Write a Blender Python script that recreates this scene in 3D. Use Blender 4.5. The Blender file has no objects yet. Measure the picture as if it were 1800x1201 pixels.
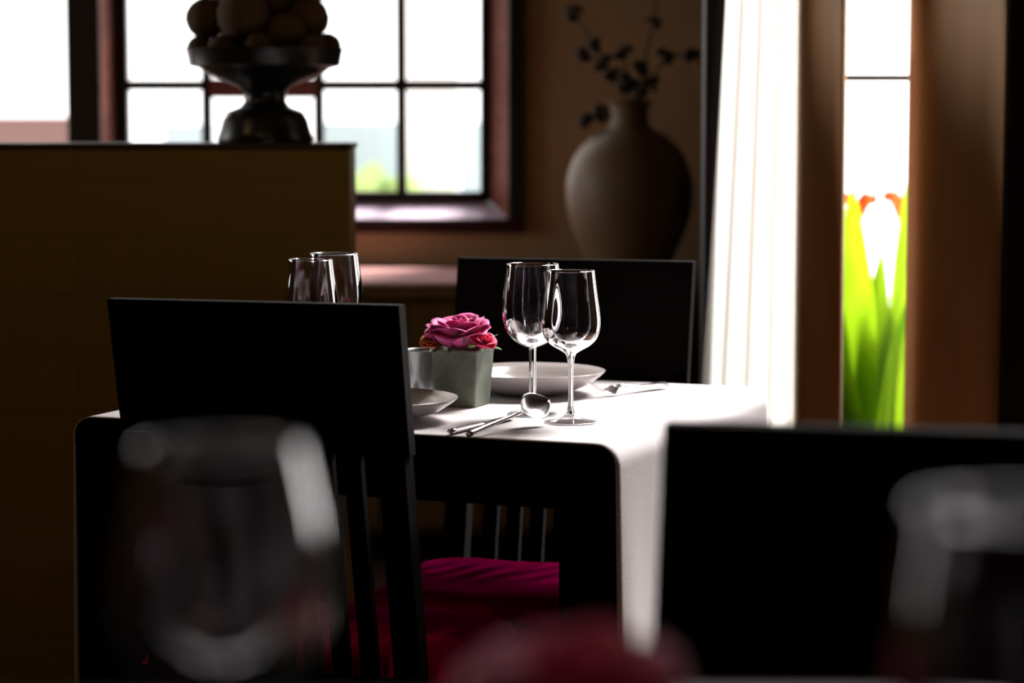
import bpy, bmesh, math, random
from mathutils import Vector, Matrix
random.seed(7)
S = bpy.context.scene
COL = S.collection
R = math.radians

# ------------------------------------------------------------------ camera
CAM_Z = 1.212
FPX = 4250.0
PITCH = math.atan(400.5 / FPX)
cd = bpy.data.cameras.new('camera')
cam = bpy.data.objects.new('camera', cd)
COL.objects.link(cam)
cam.location = (0, 0, CAM_Z)
cam.rotation_euler = (math.pi / 2 - PITCH, 0, 0)
cd.sensor_width = 36.0
cd.lens = 85.0
cd.clip_start = 0.05
cd.clip_end = 200
cd.dof.use_dof = True
cd.dof.focus_distance = 3.62
cd.dof.aperture_fstop = 3.0
S.camera = cam

# ------------------------------------------------------------------ world, sun, exposure
w = bpy.data.worlds.new('sky')
S.world = w
w.use_nodes = True
bg = w.node_tree.nodes['Background']
bg.inputs[0].default_value = (1.0, 0.985, 0.97, 1)
bg.inputs[1].default_value = 3.0
S.view_settings.view_transform = 'Standard'
S.view_settings.look = 'None'
S.view_settings.exposure = 0.0
S.view_settings.gamma = 1.0
S.view_settings.use_curve_mapping = False
S.cycles.use_denoising = True
S.cycles.caustics_reflective = False
S.cycles.caustics_refractive = True
S.cycles.max_bounces = 14
S.cycles.transmission_bounces = 14
S.cycles.transparent_max_bounces = 12
S.cycles.sample_clamp_indirect = 20.0

sl = bpy.data.lights.new('sun', 'SUN')
sun = bpy.data.objects.new('sun', sl)
COL.objects.link(sun)
sl.energy = 17.0
sl.cycles.is_caustics_light = True
sl.angle = R(26)
sl.color = (1.0, 0.96, 0.9)
SUN_FROM = Vector((0.60, 0.80, 1.19)).normalized()
sun.rotation_euler = SUN_FROM.to_track_quat('Z', 'Y').to_euler()


def portal(name, c, n, sx, sz):
    """window-sized sky portal: only guides sampling of the world's light"""
    l = bpy.data.lights.new(name, 'AREA')
    l.shape = 'RECTANGLE'
    l.size = sx
    l.size_y = sz
    o = bpy.data.objects.new(name, l)
    COL.objects.link(o)
    o.location = c
    o.rotation_euler = (-Vector(n)).to_track_quat('Z', 'Y').to_euler()
    l.cycles.is_portal = True
    return o


portal('window_portal', (-0.62, 7.34, 1.55), (0, -1, 0), 1.30, 1.5)
portal('window_portal', (-2.15, 7.34, 1.65), (0, -1, 0), 1.40, 1.3)
portal('window_portal', (1.54, 5.13, 1.85), (0, -1, 0), 2.2, 3.6)
portal('window_portal', (-3.68, 6.1, 1.5), (1, 0, 0), 1.8, 1.6)  # for the added opening in the left wall


# warm ceiling lamps of the room, out of frame above and behind the camera
for lx, ly in ((-0.9, 1.6), (0.9, -0.4), (-2.2, 3.4)):
    pl = bpy.data.lights.new('ceiling_lamp', 'POINT')
    pl.energy = 7.0
    pl.color = (1.0, 0.66, 0.32)
    pl.shadow_soft_size = 0.06
    po_ = bpy.data.objects.new('ceiling_lamp', pl)
    COL.objects.link(po_)
    po_.location = (lx, ly, 2.6)

# ------------------------------------------------------------------ helpers
def P(px, py, Y):
    """point seen at pixel (px, py) of the 1800 x 1201 frame, at distance Y into the room"""
    d = Vector((px - 900.0,
                (600.5 - py) * math.sin(PITCH) + FPX * math.cos(PITCH),
                (600.5 - py) * math.cos(PITCH) - FPX * math.sin(PITCH)))
    return Vector((0, 0, CAM_Z)) + d * (Y / d.y)


def PZ(px, py, z):
    d = Vector((px - 900.0,
                (600.5 - py) * math.sin(PITCH) + FPX * math.cos(PITCH),
                (600.5 - py) * math.cos(PITCH) - FPX * math.sin(PITCH)))
    return Vector((0, 0, CAM_Z)) + d * ((z - CAM_Z) / d.z)


def link(name, bm, mat, parent=None, smooth=False, loc=None):
    me = bpy.data.meshes.new(name)
    bm.normal_update()
    bm.to_mesh(me)
    bm.free()
    me.materials.append(mat)
    if smooth:
        for p in me.polygons:
            p.use_smooth = True
    o = bpy.data.objects.new(name, me)
    COL.objects.link(o)
    if parent is not None:
        o.parent = parent
    if loc is not None:
        o.location = loc
    return o


def tag(o, label=None, cat=None, group=None, kind=None):
    if label:
        o['label'] = label
    if cat:
        o['category'] = cat
    if group:
        o['group'] = group
    if kind:
        o['kind'] = kind
    return o


def thing(name, label, cat, loc=(0, 0, 0), rz=0.0, group=None):
    o = bpy.data.objects.new(name, None)
    o.empty_display_size = 0.05
    COL.objects.link(o)
    o.location = loc
    o.rotation_euler = (0, 0, rz)
    return tag(o, label, cat, group)


def copy_tree(o, parent=None, loc=None, rz=None, label=None, group=None):
    c = o.copy()
    COL.objects.link(c)
    if parent is not None:
        c.parent = parent
    if loc is not None:
        c.location = loc
    if rz is not None:
        c.rotation_euler = (0, 0, rz)
    if label:
        c['label'] = label
    if group:
        c['group'] = group
    for ch in list(o.children):
        copy_tree(ch, c)
    return c


def box_into(bm, x0, x1, y0, y1, z0, z1, bev=0.0, seg=2):
    b = bmesh.new()
    bmesh.ops.create_cube(b, size=1.0)
    for v in b.verts:
        v.co = Vector(((x0 + x1) / 2 + v.co.x * (x1 - x0),
                       (y0 + y1) / 2 + v.co.y * (y1 - y0),
                       (z0 + z1) / 2 + v.co.z * (z1 - z0)))
    if bev > 0:
        bmesh.ops.bevel(b, geom=b.edges[:], offset=bev, segments=seg, affect='EDGES', profile=0.5)
    tmp = bpy.data.meshes.new('tmp')
    b.to_mesh(tmp)
    b.free()
    bm.from_mesh(tmp)
    bpy.data.meshes.remove(tmp)
    return bm


def box(x0, x1, y0, y1, z0, z1, bev=0.0, seg=2):
    return box_into(bmesh.new(), x0, x1, y0, y1, z0, z1, bev, seg)


def lathe(profile, n=64, close=False):
    """profile: list of (r, z); returns a bmesh revolved about z"""
    bm = bmesh.new()
    rings = []
    for r, z in profile:
        if r < 1e-6:
            rings.append([bm.verts.new((0, 0, z))])
        else:
            rings.append([bm.verts.new((r * math.cos(2 * math.pi * k / n), r * math.sin(2 * math.pi * k / n), z)) for k in range(n)])
    for a, b in zip(rings[:-1], rings[1:]):
        for k in range(n):
            k2 = (k + 1) % n
            if len(a) == 1 and len(b) == 1:
                continue
            if len(a) == 1:
                bm.faces.new((a[0], b[k2], b[k]))
            elif len(b) == 1:
                bm.faces.new((a[k], a[k2], b[0]))
            else:
                bm.faces.new((a[k], a[k2], b[k2], b[k]))
    return bm


def spline(pts, n=8):
    """Catmull-Rom through (r, z) points"""
    out = []
    for i in range(len(pts) - 1):
        p0 = pts[max(i - 1, 0)]
        p1 = pts[i]
        p2 = pts[i + 1]
        p3 = pts[min(i + 2, len(pts) - 1)]
        for k in range(n):
            t = k / n
            out.append(tuple(0.5 * ((2 * b) + (-a + c) * t + (2 * a - 5 * b + 4 * c - d) * t * t + (-a + 3 * b - 3 * c + d) * t ** 3)
                             for a, b, c, d in zip(p0, p1, p2, p3)))
    out.append(tuple(pts[-1]))
    return out


def grid(fn, nu, nv, uvfn=None, closeu=False):
    """surface fn(i/nu, j/nv) -> Vector"""
    bm = bmesh.new()
    V = [[bm.verts.new(fn(i / nu, j / nv)) for j in range(nv + 1)] for i in range(nu + (0 if closeu else 1))]
    lay = bm.loops.layers.uv.new('UVMap') if uvfn else None
    m = len(V)
    for i in range(nu):
        for j in range(nv):
            a = (i, j); b = ((i + 1) % m, j); c = ((i + 1) % m, j + 1); d = (i, j + 1)
            f = bm.faces.new([V[p[0]][p[1]] for p in (a, b, c, d)])
            f.smooth = True
            if uvfn:
                for lp, q in zip(f.loops, ((i, j), (i + 1, j), (i + 1, j + 1), (i, j + 1))):
                    lp[lay].uv = uvfn(q[0] / nu, q[1] / nv)
    return bm


def tube(bm, pts, rads, n=8):
    rings = []
    for i, p in enumerate(pts):
        p = Vector(p)
        a = Vector(pts[max(i - 1, 0)])
        b = Vector(pts[min(i + 1, len(pts) - 1)])
        t = (b - a).normalized()
        s = t.cross(Vector((0.1, 0.3, 1))).normalized()
        q = t.cross(s)
        r = rads[i] if isinstance(rads, (list, tuple)) else rads
        rings.append([bm.verts.new(p + (s * math.cos(2 * math.pi * k / n) + q * math.sin(2 * math.pi * k / n)) * r) for k in range(n)])
    for a, b in zip(rings[:-1], rings[1:]):
        for k in range(n):
            bm.faces.new((a[k], a[(k + 1) % n], b[(k + 1) % n], b[k]))
    bm.faces.new(rings[0][::-1])
    bm.faces.new(rings[-1])
    return bm


def solidify(o, t, off=0.0):
    m = o.modifiers.new('thickness', 'SOLIDIFY')
    m.thickness = t
    m.offset = off
    return o


# ------------------------------------------------------------------ materials
def mat(name, col, rough=0.5, metal=0.0, spec=0.5, **kw):
    m = bpy.data.materials.new(name)
    m.use_nodes = True
    b = m.node_tree.nodes['Principled BSDF']
    b.inputs['Base Color'].default_value = (*col, 1)
    b.inputs['Roughness'].default_value = rough
    b.inputs['Metallic'].default_value = metal
    b.inputs['Specular IOR Level'].default_value = spec
    for k, v in kw.items():
        b.inputs[k].default_value = v
    return m


def noise_col(m, c1, c2, scale=(1, 1, 1), nscale=4.0, detail=4.0, bump=0.0, coord='Object', dist=0.0):
    nt = m.node_tree
    b = nt.nodes['Principled BSDF']
    tc = nt.nodes.new('ShaderNodeTexCoord')
    mp = nt.nodes.new('ShaderNodeMapping')
    mp.inputs['Scale'].default_value = scale
    nz = nt.nodes.new('ShaderNodeTexNoise')
    nz.inputs['Scale'].default_value = nscale
    nz.inputs['Detail'].default_value = detail
    nz.inputs['Distortion'].default_value = dist
    rp = nt.nodes.new('ShaderNodeValToRGB')
    rp.color_ramp.elements[0].position = 0.3
    rp.color_ramp.elements[1].position = 0.7
    rp.color_ramp.elements[0].color = (*c1, 1)
    rp.color_ramp.elements[1].color = (*c2, 1)
    nt.links.new(tc.outputs[coord], mp.inputs[0])
    nt.links.new(mp.outputs[0], nz.inputs['Vector'])
    nt.links.new(nz.outputs[0], rp.inputs[0])
    nt.links.new(rp.outputs[0], b.inputs['Base Color'])
    if bump:
        bp = nt.nodes.new('ShaderNodeBump')
        bp.inputs['Strength'].default_value = bump
        bp.inputs['Distance'].default_value = 0.002
        nt.links.new(nz.outputs[0], bp.inputs['Height'])
        nt.links.new(bp.outputs[0], b.inputs['Normal'])
    return m


M = {}
M['espresso'] = noise_col(mat('espresso wood', (0.006, 0.003, 0.003), 0.68, spec=0.08), (0.0016, 0.0008, 0.0008), (0.004, 0.0018, 0.0016), (3, 3, 30), 3.0)
M['red_wood'] = noise_col(mat('reddish window wood', (0.09, 0.028, 0.018), 0.6, spec=0.12), (0.16, 0.052, 0.036), (0.22, 0.075, 0.055), (2, 2, 14), 2.5)
M['casing'] = mat('dark red casing wood', (0.035, 0.009, 0.009), 0.5, spec=0.2)
M['dark_frame'] = mat('dark window wood', (0.012, 0.004, 0.003), 0.5, spec=0.3)
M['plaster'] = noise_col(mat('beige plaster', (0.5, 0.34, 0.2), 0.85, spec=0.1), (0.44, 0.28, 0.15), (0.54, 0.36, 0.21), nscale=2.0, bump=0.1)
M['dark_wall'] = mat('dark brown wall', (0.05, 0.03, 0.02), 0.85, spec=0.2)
M['ceiling'] = mat('dark timber ceiling', (0.07, 0.045, 0.03), 0.8, spec=0.2)
M['floor'] = noise_col(mat('dark floor boards', (0.05, 0.025, 0.015), 0.45), (0.035, 0.018, 0.01), (0.07, 0.035, 0.02), (12, 1, 1), 3.0)
M['magenta'] = noise_col(mat('magenta seat fabric', (0.6, 0.01, 0.16), 0.9, spec=0.0), (0.86, 0.002, 0.18), (0.96, 0.004, 0.24), nscale=14.0, bump=0.6)
M['porcelain'] = mat('white porcelain', (0.42, 0.375, 0.375), 0.18, spec=0.5)
M['steel'] = mat('polished cutlery steel', (0.80, 0.76, 0.80), 0.2, 1.0)
M['urn'] = noise_col(mat('earthenware glaze', (0.3, 0.2, 0.12), 0.5), (0.15, 0.09, 0.04), (0.24, 0.155, 0.085), nscale=3.0)
M['twig'] = mat('dark twig', (0.02, 0.012, 0.01), 0.8)
M['stone'] = noise_col(mat('dark bronze stone', (0.012, 0.014, 0.014), 0.3), (0.008, 0.01, 0.01), (0.02, 0.02, 0.018), nscale=12)
M['ball'] = noise_col(mat('brown woven ball', (0.22, 0.12, 0.05), 0.7, spec=0.3), (0.07, 0.036, 0.014), (0.20, 0.12, 0.055), nscale=40.0, bump=1.0)
M['pot'] = noise_col(mat('brushed grey green metal', (0.30, 0.33, 0.29), 0.5, 0.0, 0.15), (0.10, 0.112, 0.092), (0.22, 0.25, 0.205), nscale=22, bump=0.15)
M['rose'] = noise_col(mat('pink rose petal', (0.72, 0.08, 0.26), 0.55, spec=0.3, **{'Sheen Weight': 0.2}), (0.66, 0.05, 0.28), (0.82, 0.12, 0.42), nscale=30)
M['rose_hot'] = mat('hot pink bud petal', (0.80, 0.03, 0.14), 0.5, spec=0.3)
M['leaf'] = mat('dull green leaf', (0.07, 0.13, 0.03), 0.5)
M['pale_leaf'] = mat('yellow green sepal', (0.30, 0.34, 0.12), 0.5)
M['orange_petal'] = mat('orange petal', (0.55, 0.14, 0.02), 0.6)
M['pink_cloth'] = noise_col(mat('dusty pink cloth', (0.52, 0.24, 0.24), 0.8, spec=0.2), (0.55, 0.27, 0.26), (0.63, 0.33, 0.32), nscale=30)
M['sideboard'] = noise_col(mat('brown sideboard wood', (0.16, 0.09, 0.035), 0.5, spec=0.3), (0.12, 0.068, 0.026), (0.2, 0.115, 0.045), (12, 1, 1), 3.0)
M['post'] = noise_col(mat('tan timber post', (0.30, 0.14, 0.05), 0.55, spec=0.3), (0.42, 0.21, 0.085), (0.52, 0.27, 0.12), (6, 6, 1), 3.0)
M['black_trim'] = mat('black painted trim', (0.008, 0.004, 0.004), 0.6, spec=0.2)
M['slate'] = mat('slate blue garden wall', (0.36, 0.44, 0.48), 0.9, spec=0.1)
M['pale_stone'] = mat('pale terrace stone', (0.55, 0.53, 0.55), 0.9, spec=0.1)
M['white_paint'] = mat('white painted masonry', (0.8, 0.8, 0.8), 0.9, spec=0.1)
M['pink_wall'] = mat('pinkish garden parapet', (0.17, 0.11, 0.105), 0.9, spec=0.1)
M['hedge'] = mat('green hedge', (0.36, 0.50, 0.20), 0.9, spec=0.1)
M['soil'] = mat('dark soil', (0.02, 0.012, 0.008), 0.9)

# partition: stained planks, running horizontally, each with its own tone
m = M['partition'] = mat('olive brown stained planks', (0.05, 0.03, 0.006), 0.5, spec=0.3)
nt = m.node_tree
b_ = nt.nodes['Principled BSDF']
tc = nt.nodes.new('ShaderNodeTexCoord')
mp = nt.nodes.new('ShaderNodeMapping')
mp.inputs['Rotation'].default_value = (math.pi / 2, 0, 0)
br = nt.nodes.new('ShaderNodeTexBrick')
br.inputs['Color1'].default_value = (0.29, 0.185, 0.02, 1)
br.inputs['Color2'].default_value = (0.31, 0.2, 0.023, 1)
br.inputs['Mortar'].default_value = (0.25, 0.155, 0.016, 1)
br.inputs['Scale'].default_value = 1.0
br.inputs['Mortar Size'].default_value = 0.003
br.inputs['Brick Width'].default_value = 0.6
br.inputs['Row Height'].default_value = 0.12
nt.links.new(tc.outputs['Object'], mp.inputs[0])
nt.links.new(mp.outputs[0], br.inputs['Vector'])
nt.links.new(br.outputs[0], b_.inputs['Base Color'])

# wine glass
m = M['glass'] = bpy.data.materials.new('clear crystal')
m.use_nodes = True
nt = m.node_tree
nt.nodes.remove(nt.nodes['Principled BSDF'])
g = nt.nodes.new('ShaderNodeBsdfGlass')
g.inputs['Color'].default_value = (0.99, 0.98, 1.0, 1)
g.inputs['Roughness'].default_value = 0.0
g.inputs['IOR'].default_value = 1.5
nt.links.new(g.outputs[0], nt.nodes['Material Output'].inputs[0])

# the thin flat foot: mostly see-through
m = M['foot_glass'] = bpy.data.materials.new('thin clear crystal')
m.use_nodes = True
nt = m.node_tree
nt.nodes.remove(nt.nodes['Principled BSDF'])
g = nt.nodes.new('ShaderNodeBsdfGlass')
g.inputs['Roughness'].default_value = 0.0
g.inputs['IOR'].default_value = 1.45
tr = nt.nodes.new('ShaderNodeBsdfTransparent')
mx = nt.nodes.new('ShaderNodeMixShader')
mx.inputs[0].default_value = 0.42
nt.links.new(g.outputs[0], mx.inputs[1])
nt.links.new(tr.outputs[0], mx.inputs[2])
nt.links.new(mx.outputs[0], nt.nodes['Material Output'].inputs[0])

# window pane: clear with a faint fresnel gloss
m = M['pane'] = bpy.data.materials.new('window pane')
m.use_nodes = True
nt = m.node_tree
nt.nodes.remove(nt.nodes['Principled BSDF'])
tr = nt.nodes.new('ShaderNodeBsdfTransparent')
gl = nt.nodes.new('ShaderNodeBsdfGlossy')
gl.inputs['Roughness'].default_value = 0.02
lw = nt.nodes.new('ShaderNodeLayerWeight')
pw = nt.nodes.new('ShaderNodeMath')
pw.operation = 'POWER'
pw.inputs[1].default_value = 5.0
nt.links.new(lw.outputs['Facing'], pw.inputs[0])
fr = nt.nodes.new('ShaderNodeMath')
fr.operation = 'MULTIPLY_ADD'
fr.inputs[1].default_value = 0.6
fr.inputs[2].default_value = 0.03
nt.links.new(pw.outputs[0], fr.inputs[0])
mx = nt.nodes.new('ShaderNodeMixShader')
nt.links.new(fr.outputs[0], mx.inputs[0])
nt.links.new(tr.outputs[0], mx.inputs[1])
nt.links.new(gl.outputs[0], mx.inputs[2])
nt.links.new(mx.outputs[0], nt.nodes['Material Output'].inputs[0])


def translucent(name, col, tcol, fac):
    m = bpy.data.materials.new(name)
    m.use_nodes = True
    nt = m.node_tree
    nt.nodes.remove(nt.nodes['Principled BSDF'])
    d = nt.nodes.new('ShaderNodeBsdfDiffuse')
    d.inputs[0].default_value = (*col, 1)
    t = nt.nodes.new('ShaderNodeBsdfTranslucent')
    t.inputs[0].default_value = (*tcol, 1)
    x = nt.nodes.new('ShaderNodeMixShader')
    x.inputs[0].default_value = fac
    nt.links.new(d.outputs[0], x.inputs[1])
    nt.links.new(t.outputs[0], x.inputs[2])
    nt.links.new(x.outputs[0], nt.nodes['Material Output'].inputs[0])
    return m


M['sheer'] = translucent('white sheer fabric', (0.85, 0.83, 0.80), (0.93, 0.91, 0.88), 0.72)
M['canna'] = translucent('bright green blade leaf', (0.17, 0.34, 0.008), (0.30, 0.52, 0.012), 0.6)
M['flower_orange'] = translucent('orange flower', (0.7, 0.13, 0.03), (0.7, 0.13, 0.03), 0.4)

# tablecloth weave
m = M['cloth'] = mat('white ribbed tablecloth', (0.78, 0.74, 0.76), 0.9, spec=0.15)
nt = m.node_tree
b_ = nt.nodes['Principled BSDF']
uv = nt.nodes.new('ShaderNodeUVMap')
heights = []
for direction, sc in (('X', 1 / 0.0030), ('Y', 1 / 0.0056)):
    wv = nt.nodes.new('ShaderNodeTexWave')
    wv.wave_type = 'BANDS'
    wv.bands_direction = direction
    wv.inputs['Scale'].default_value = sc * 0.314
    wv.inputs['Distortion'].default_value = 1.2
    wv.inputs['Detail'].default_value = 1.0
    wv.inputs['Detail Scale'].default_value = 0.6
    nt.links.new(uv.outputs[0], wv.inputs['Vector'])
    heights.append(wv)
ad = nt.nodes.new('ShaderNodeMath')
ad.operation = 'MULTIPLY'
nt.links.new(heights[0].outputs['Fac'], ad.inputs[0])
nt.links.new(heights[1].outputs['Fac'], ad.inputs[1])
rp = nt.nodes.new('ShaderNodeValToRGB')
rp.color_ramp.elements[0].color = (0.58, 0.54, 0.56, 1)
rp.color_ramp.elements[1].color = (0.86, 0.81, 0.86, 1)
nt.links.new(ad.outputs[0], rp.inputs[0])
nt.links.new(rp.outputs[0], b_.inputs['Base Color'])
bp = nt.nodes.new('ShaderNodeBump')
bp.inputs['Strength'].default_value = 0.55
bp.inputs['Distance'].default_value = 0.0004
nt.links.new(ad.outputs[0], bp.inputs['Height'])
nt.links.new(bp.outputs[0], b_.inputs['Normal'])


# ------------------------------------------------------------------ the room
def struct(name, bm, m, **k):
    return tag(link(name, bm, m, **k), kind='structure')


struct('floor', box(-3.6, 2.7, -2.2, 7.34, -0.1, 0.0), M['floor'])
bm = box(-3.6, 2.7, -2.2, 5.2, 3.7, 3.8)
box_into(bm, -3.6, 0.72, 5.2, 7.4, 3.7, 3.8)
struct('ceiling', bm, M['ceiling'])
bm = box(-3.7, -3.55, -2.2, 5.2, 0, 3.7)
box_into(bm, -3.7, -3.55, 5.2, 7.0, 0, 0.7)  # opening added out of view, lets daylight brighten the back wall and urn
box_into(bm, -3.7, -3.55, 5.2, 7.0, 2.3, 3.7)
box_into(bm, -3.7, -3.55, 7.0, 7.6, 0, 3.7)
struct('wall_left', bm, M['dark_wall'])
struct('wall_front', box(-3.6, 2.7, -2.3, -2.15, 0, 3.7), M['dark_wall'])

# back wall with two window openings
YB = 7.2
YG = 7.30   # sash plane
wx0, wx1 = P(180, 200, YB).x, P(893, 200, YB).x          # outer edge of splayed reveal
gx0, gx1 = P(206, 200, YG).x, P(857, 200, YG).x          # sash outer edges
sz_in = P(700, 384, YB).z
sz_g = P(700, 354, YG).z
WTOP = 2.25
ox0, ox1 = P(-420, 200, YB).x, P(121, 200, YB).x         # left window opening
osz = 0.98
bm = bmesh.new()
box_into(bm, -3.55, ox0, YB, YB + 0.14, 0, 3.7)
box_into(bm, ox0, ox1, YB, YB + 0.14, 0, osz)
box_into(bm, ox0, ox1, YB, YB + 0.14, WTOP, 3.7)
box_into(bm, ox1, wx0, YB, YB + 0.14, 0, 3.7)
box_into(bm, wx0, wx1, YB, YB + 0.14, 0, sz_in)
box_into(bm, wx0, wx1, YB, YB + 0.14, WTOP, 3.7)
box_into(bm, wx1, 0.72, YB, YB + 0.14, 0, 3.7)
struct('wall_back', bm, M['plaster'])


def quad_prism(pts_front, pts_back):
    bm = bmesh.new()
    a = [bm.verts.new(p) for p in pts_front]
    b = [bm.verts.new(p) for p in pts_back]
    n = len(a)
    bm.faces.new(a)
    bm.faces.new(b[::-1])
    for i in range(n):
        bm.faces.new((a[i], b[i], b[(i + 1) % n], a[(i + 1) % n]))
    bmesh.ops.recalc_face_normals(bm, faces=bm.faces[:])
    return bm


# window 1 : sash with bars, splayed reveal, casing
win = bpy.data.objects.new('window_1', None)
COL.objects.link(win)
win.location = ((wx0 + wx1) / 2, YB, sz_in)
tag(win, kind='structure')


def wpart(name, bm, m, par=None, **k):
    par = par or win
    o = link(name, bm, m, None, **k)
    o.parent = par
    o.matrix_parent_inverse = Matrix.Translation(-Vector(par.location))
    return o


bw = 0.030
bm = bmesh.new()
box_into(bm, gx0, gx0 + 0.036, YG - 0.02, YG + 0.025, sz_g, WTOP, 0.003)
box_into(bm, gx1 - 0.022, gx1 + 0.012, YG - 0.02, YG + 0.025, sz_g, WTOP, 0.003)
box_into(bm, gx0, gx1, YG - 0.02, YG + 0.025, sz_g - 0.002, sz_g + 0.030, 0.003)
box_into(bm, gx0, gx1, YG - 0.02, YG + 0.025, WTOP - 0.04, WTOP, 0.003)
wpart('sash', bm, M['dark_frame'])
for px in (364, 561, 706):
    x = P(px, 200, YG).x
    wpart('glazing_bar', box(x - bw / 2, x + bw / 2, YG - 0.012, YG + 0.012, sz_g + 0.015, WTOP - 0.02, 0.003), M['dark_frame'])
for z in (P(700, 150, YG).z, P(700, 150, YG).z + 0.345):
    wpart('glazing_bar', box(gx0 + 0.015, gx1 - 0.005, YG - 0.0125, YG + 0.0125, z - bw / 2, z + bw / 2, 0.003), M['dark_frame'])
zt = P(500, 138, YG).z
zb = P(500, 172, YG).z
wpart('sash_rail', box(P(368, 0, YG).x, P(557, 0, YG).x, YG - 0.016, YG + 0.016, zb, zt, 0.003), M['red_wood'])
wpart('pane', box(gx0 + 0.01, gx1 - 0.004, YG + 0.002, YG + 0.006, sz_g + 0.01, WTOP - 0.02), M['pane'])
# splayed reveal: right, left, sloping sill
wpart('reveal', quad_prism([(wx1, YB - 0.01, sz_in), (wx1, YB - 0.01, WTOP), (gx1 + 0.002, YG, WTOP), (gx1 + 0.002, YG, sz_g)],
                           [(wx1 + 0.01, YG + 0.03, sz_in), (wx1 + 0.01, YG + 0.03, WTOP), (gx1 + 0.02, YG + 0.03, WTOP), (gx1 + 0.02, YG + 0.03, sz_g)]), M['red_wood'])
wpart('reveal', quad_prism([(wx0, YB - 0.01, sz_in), (gx0 + 0.002, YG, sz_g), (gx0 + 0.002, YG, WTOP), (wx0, YB - 0.01, WTOP)],
                           [(wx0 - 0.01, YG + 0.03, sz_in), (gx0 - 0.02, YG + 0.03, sz_g), (gx0 - 0.02, YG + 0.03, WTOP), (wx0 - 0.01, YG + 0.03, WTOP)]), M['red_wood'])
M['sill'] = mat('pale painted sill', (0.72, 0.55, 0.72), 0.3)
wpart('window_sill', quad_prism([(wx0, YB - 0.012, sz_in), (wx1, YB - 0.012, sz_in), (gx1, YG, sz_g), (gx0, YG, sz_g)],
                                [(wx0, YB - 0.012, sz_in - 0.02), (wx1, YB - 0.012, sz_in - 0.02), (gx1, YG + 0.03, sz_in - 0.02), (gx0, YG + 0.03, sz_in - 0.02)]), M['sill'])
cx = P(921, 0, YB).x
zc = P(700, 409, YB).z
wpart('casing', box(wx1, cx, YB - 0.03, YB + 0.0, zc, WTOP + 0.05, 0.004), M['dark_frame'])
wpart('casing', box(wx0 - 0.02, cx, YB - 0.032, YB + 0.0, zc, sz_in - 0.001, 0.004), M['casing'])
wpart('casing', box(ox1, wx0, YB - 0.03, YB + 0.0, zc, WTOP + 0.05, 0.004), M['dark_frame'])

# window 2, left
win2 = bpy.data.objects.new('window_2', None)
COL.objects.link(win2)
win2.location = ((ox0 + ox1) / 2, YB, osz)
tag(win2, kind='structure')
bm = bmesh.new()
box_into(bm, ox1 - 0.012, ox1, YG - 0.02, YG + 0.02, osz, WTOP)
box_into(bm, ox0, ox0 + 0.03, YG - 0.02, YG + 0.02, osz, WTOP)
box_into(bm, ox0, ox1, YG - 0.02, YG + 0.02, osz, osz + 0.03)
box_into(bm, ox0, ox1, YG - 0.02, YG + 0.02, WTOP - 0.03, WTOP)
wpart('sash', bm, M['dark_frame'], win2)
wpart('pane', box(ox0 + 0.01, ox1 - 0.005, YG, YG + 0.004, osz + 0.01, WTOP - 0.01), M['pane'], win2)
wpart('window_sill', box(ox0, ox1, YB - 0.03, YG - 0.02, osz - 0.01, osz + 0.012, 0.003), M['sill'], win2)

# return wall running back from the right bay
struct('wall_return', quad_prism([(0.43, 5.16, 0), (0.48, 5.16, 0), (0.70, 7.2, 0), (0.58, 7.2, 0)],
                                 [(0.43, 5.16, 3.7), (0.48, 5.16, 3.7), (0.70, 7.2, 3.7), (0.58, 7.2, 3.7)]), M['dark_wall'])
YR = 5.10
px0 = P(1236, 300, YR).x
px1 = P(1274, 300, YR).x
struct('trim_1', box(px0, px1, YR - 0.05, YR + 0.06, 0, 2.7, 0.004), M['black_trim'])
# bay: head and low plinth below the windows
struct('wall_bay', box(px1, 2.62, YR - 0.02, YR + 0.10, 3.6, 3.7), M['dark_wall'])
struct('trim_2', box(px1, 2.62, YR - 0.02, YR + 0.08, 0.0, 0.10, 0.004), M['black_trim'])


def post(name, xa, xb, y, rad, m):
    bm = bmesh.new()
    w_ = (xb - xa) / 2
    cx_ = (xa + xb) / 2
    n = 28
    ring = []
    for k in range(n):
        a = 2 * math.pi * k / n
        e = 0.62
        ring.append((cx_ + w_ * math.copysign(abs(math.cos(a)) ** e, math.cos(a)), y + rad * math.copysign(abs(math.sin(a)) ** e, math.sin(a))))
    lo = [bm.verts.new((p[0], p[1], 0)) for p in ring]
    hi = [bm.verts.new((p[0], p[1], 1.60)) for p in ring]  # tops cut low above the view so sun passes over to the table
    for k in range(n):
        bm.faces.new((lo[k], lo[(k + 1) % n], hi[(k + 1) % n], hi[k]))
    bm.faces.new(lo[::-1])
    bm.faces.new(hi)
    o = struct(name, bm, m)
    for p in o.data.polygons:
        p.use_smooth = len(p.vertices) == 4
    return o


post('trim_3', P(1405, 300, 4.8).x, P(1489, 300, 4.8).x, 4.84, 0.042, M['post'])
post('trim_4', P(1606, 300, 4.8).x, P(1786, 300, 4.8).x, 4.86, 0.065, M['post'])
struct('mask_strip', box(P(1755, 300, 4.85).x, P(1782, 300, 4.85).x + 0.055, 4.775, 4.87, 0, 1.60, 0.004), M['black_trim'])  # black strip added to mask the post's lit edge and the window beyond
struct('trim_6', box(0.44, 2.62, 4.80, 4.90, 1.60, 1.66, 0.004), M['black_trim'])  # unseen beam, added low to keep its shadow behind the table
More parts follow.
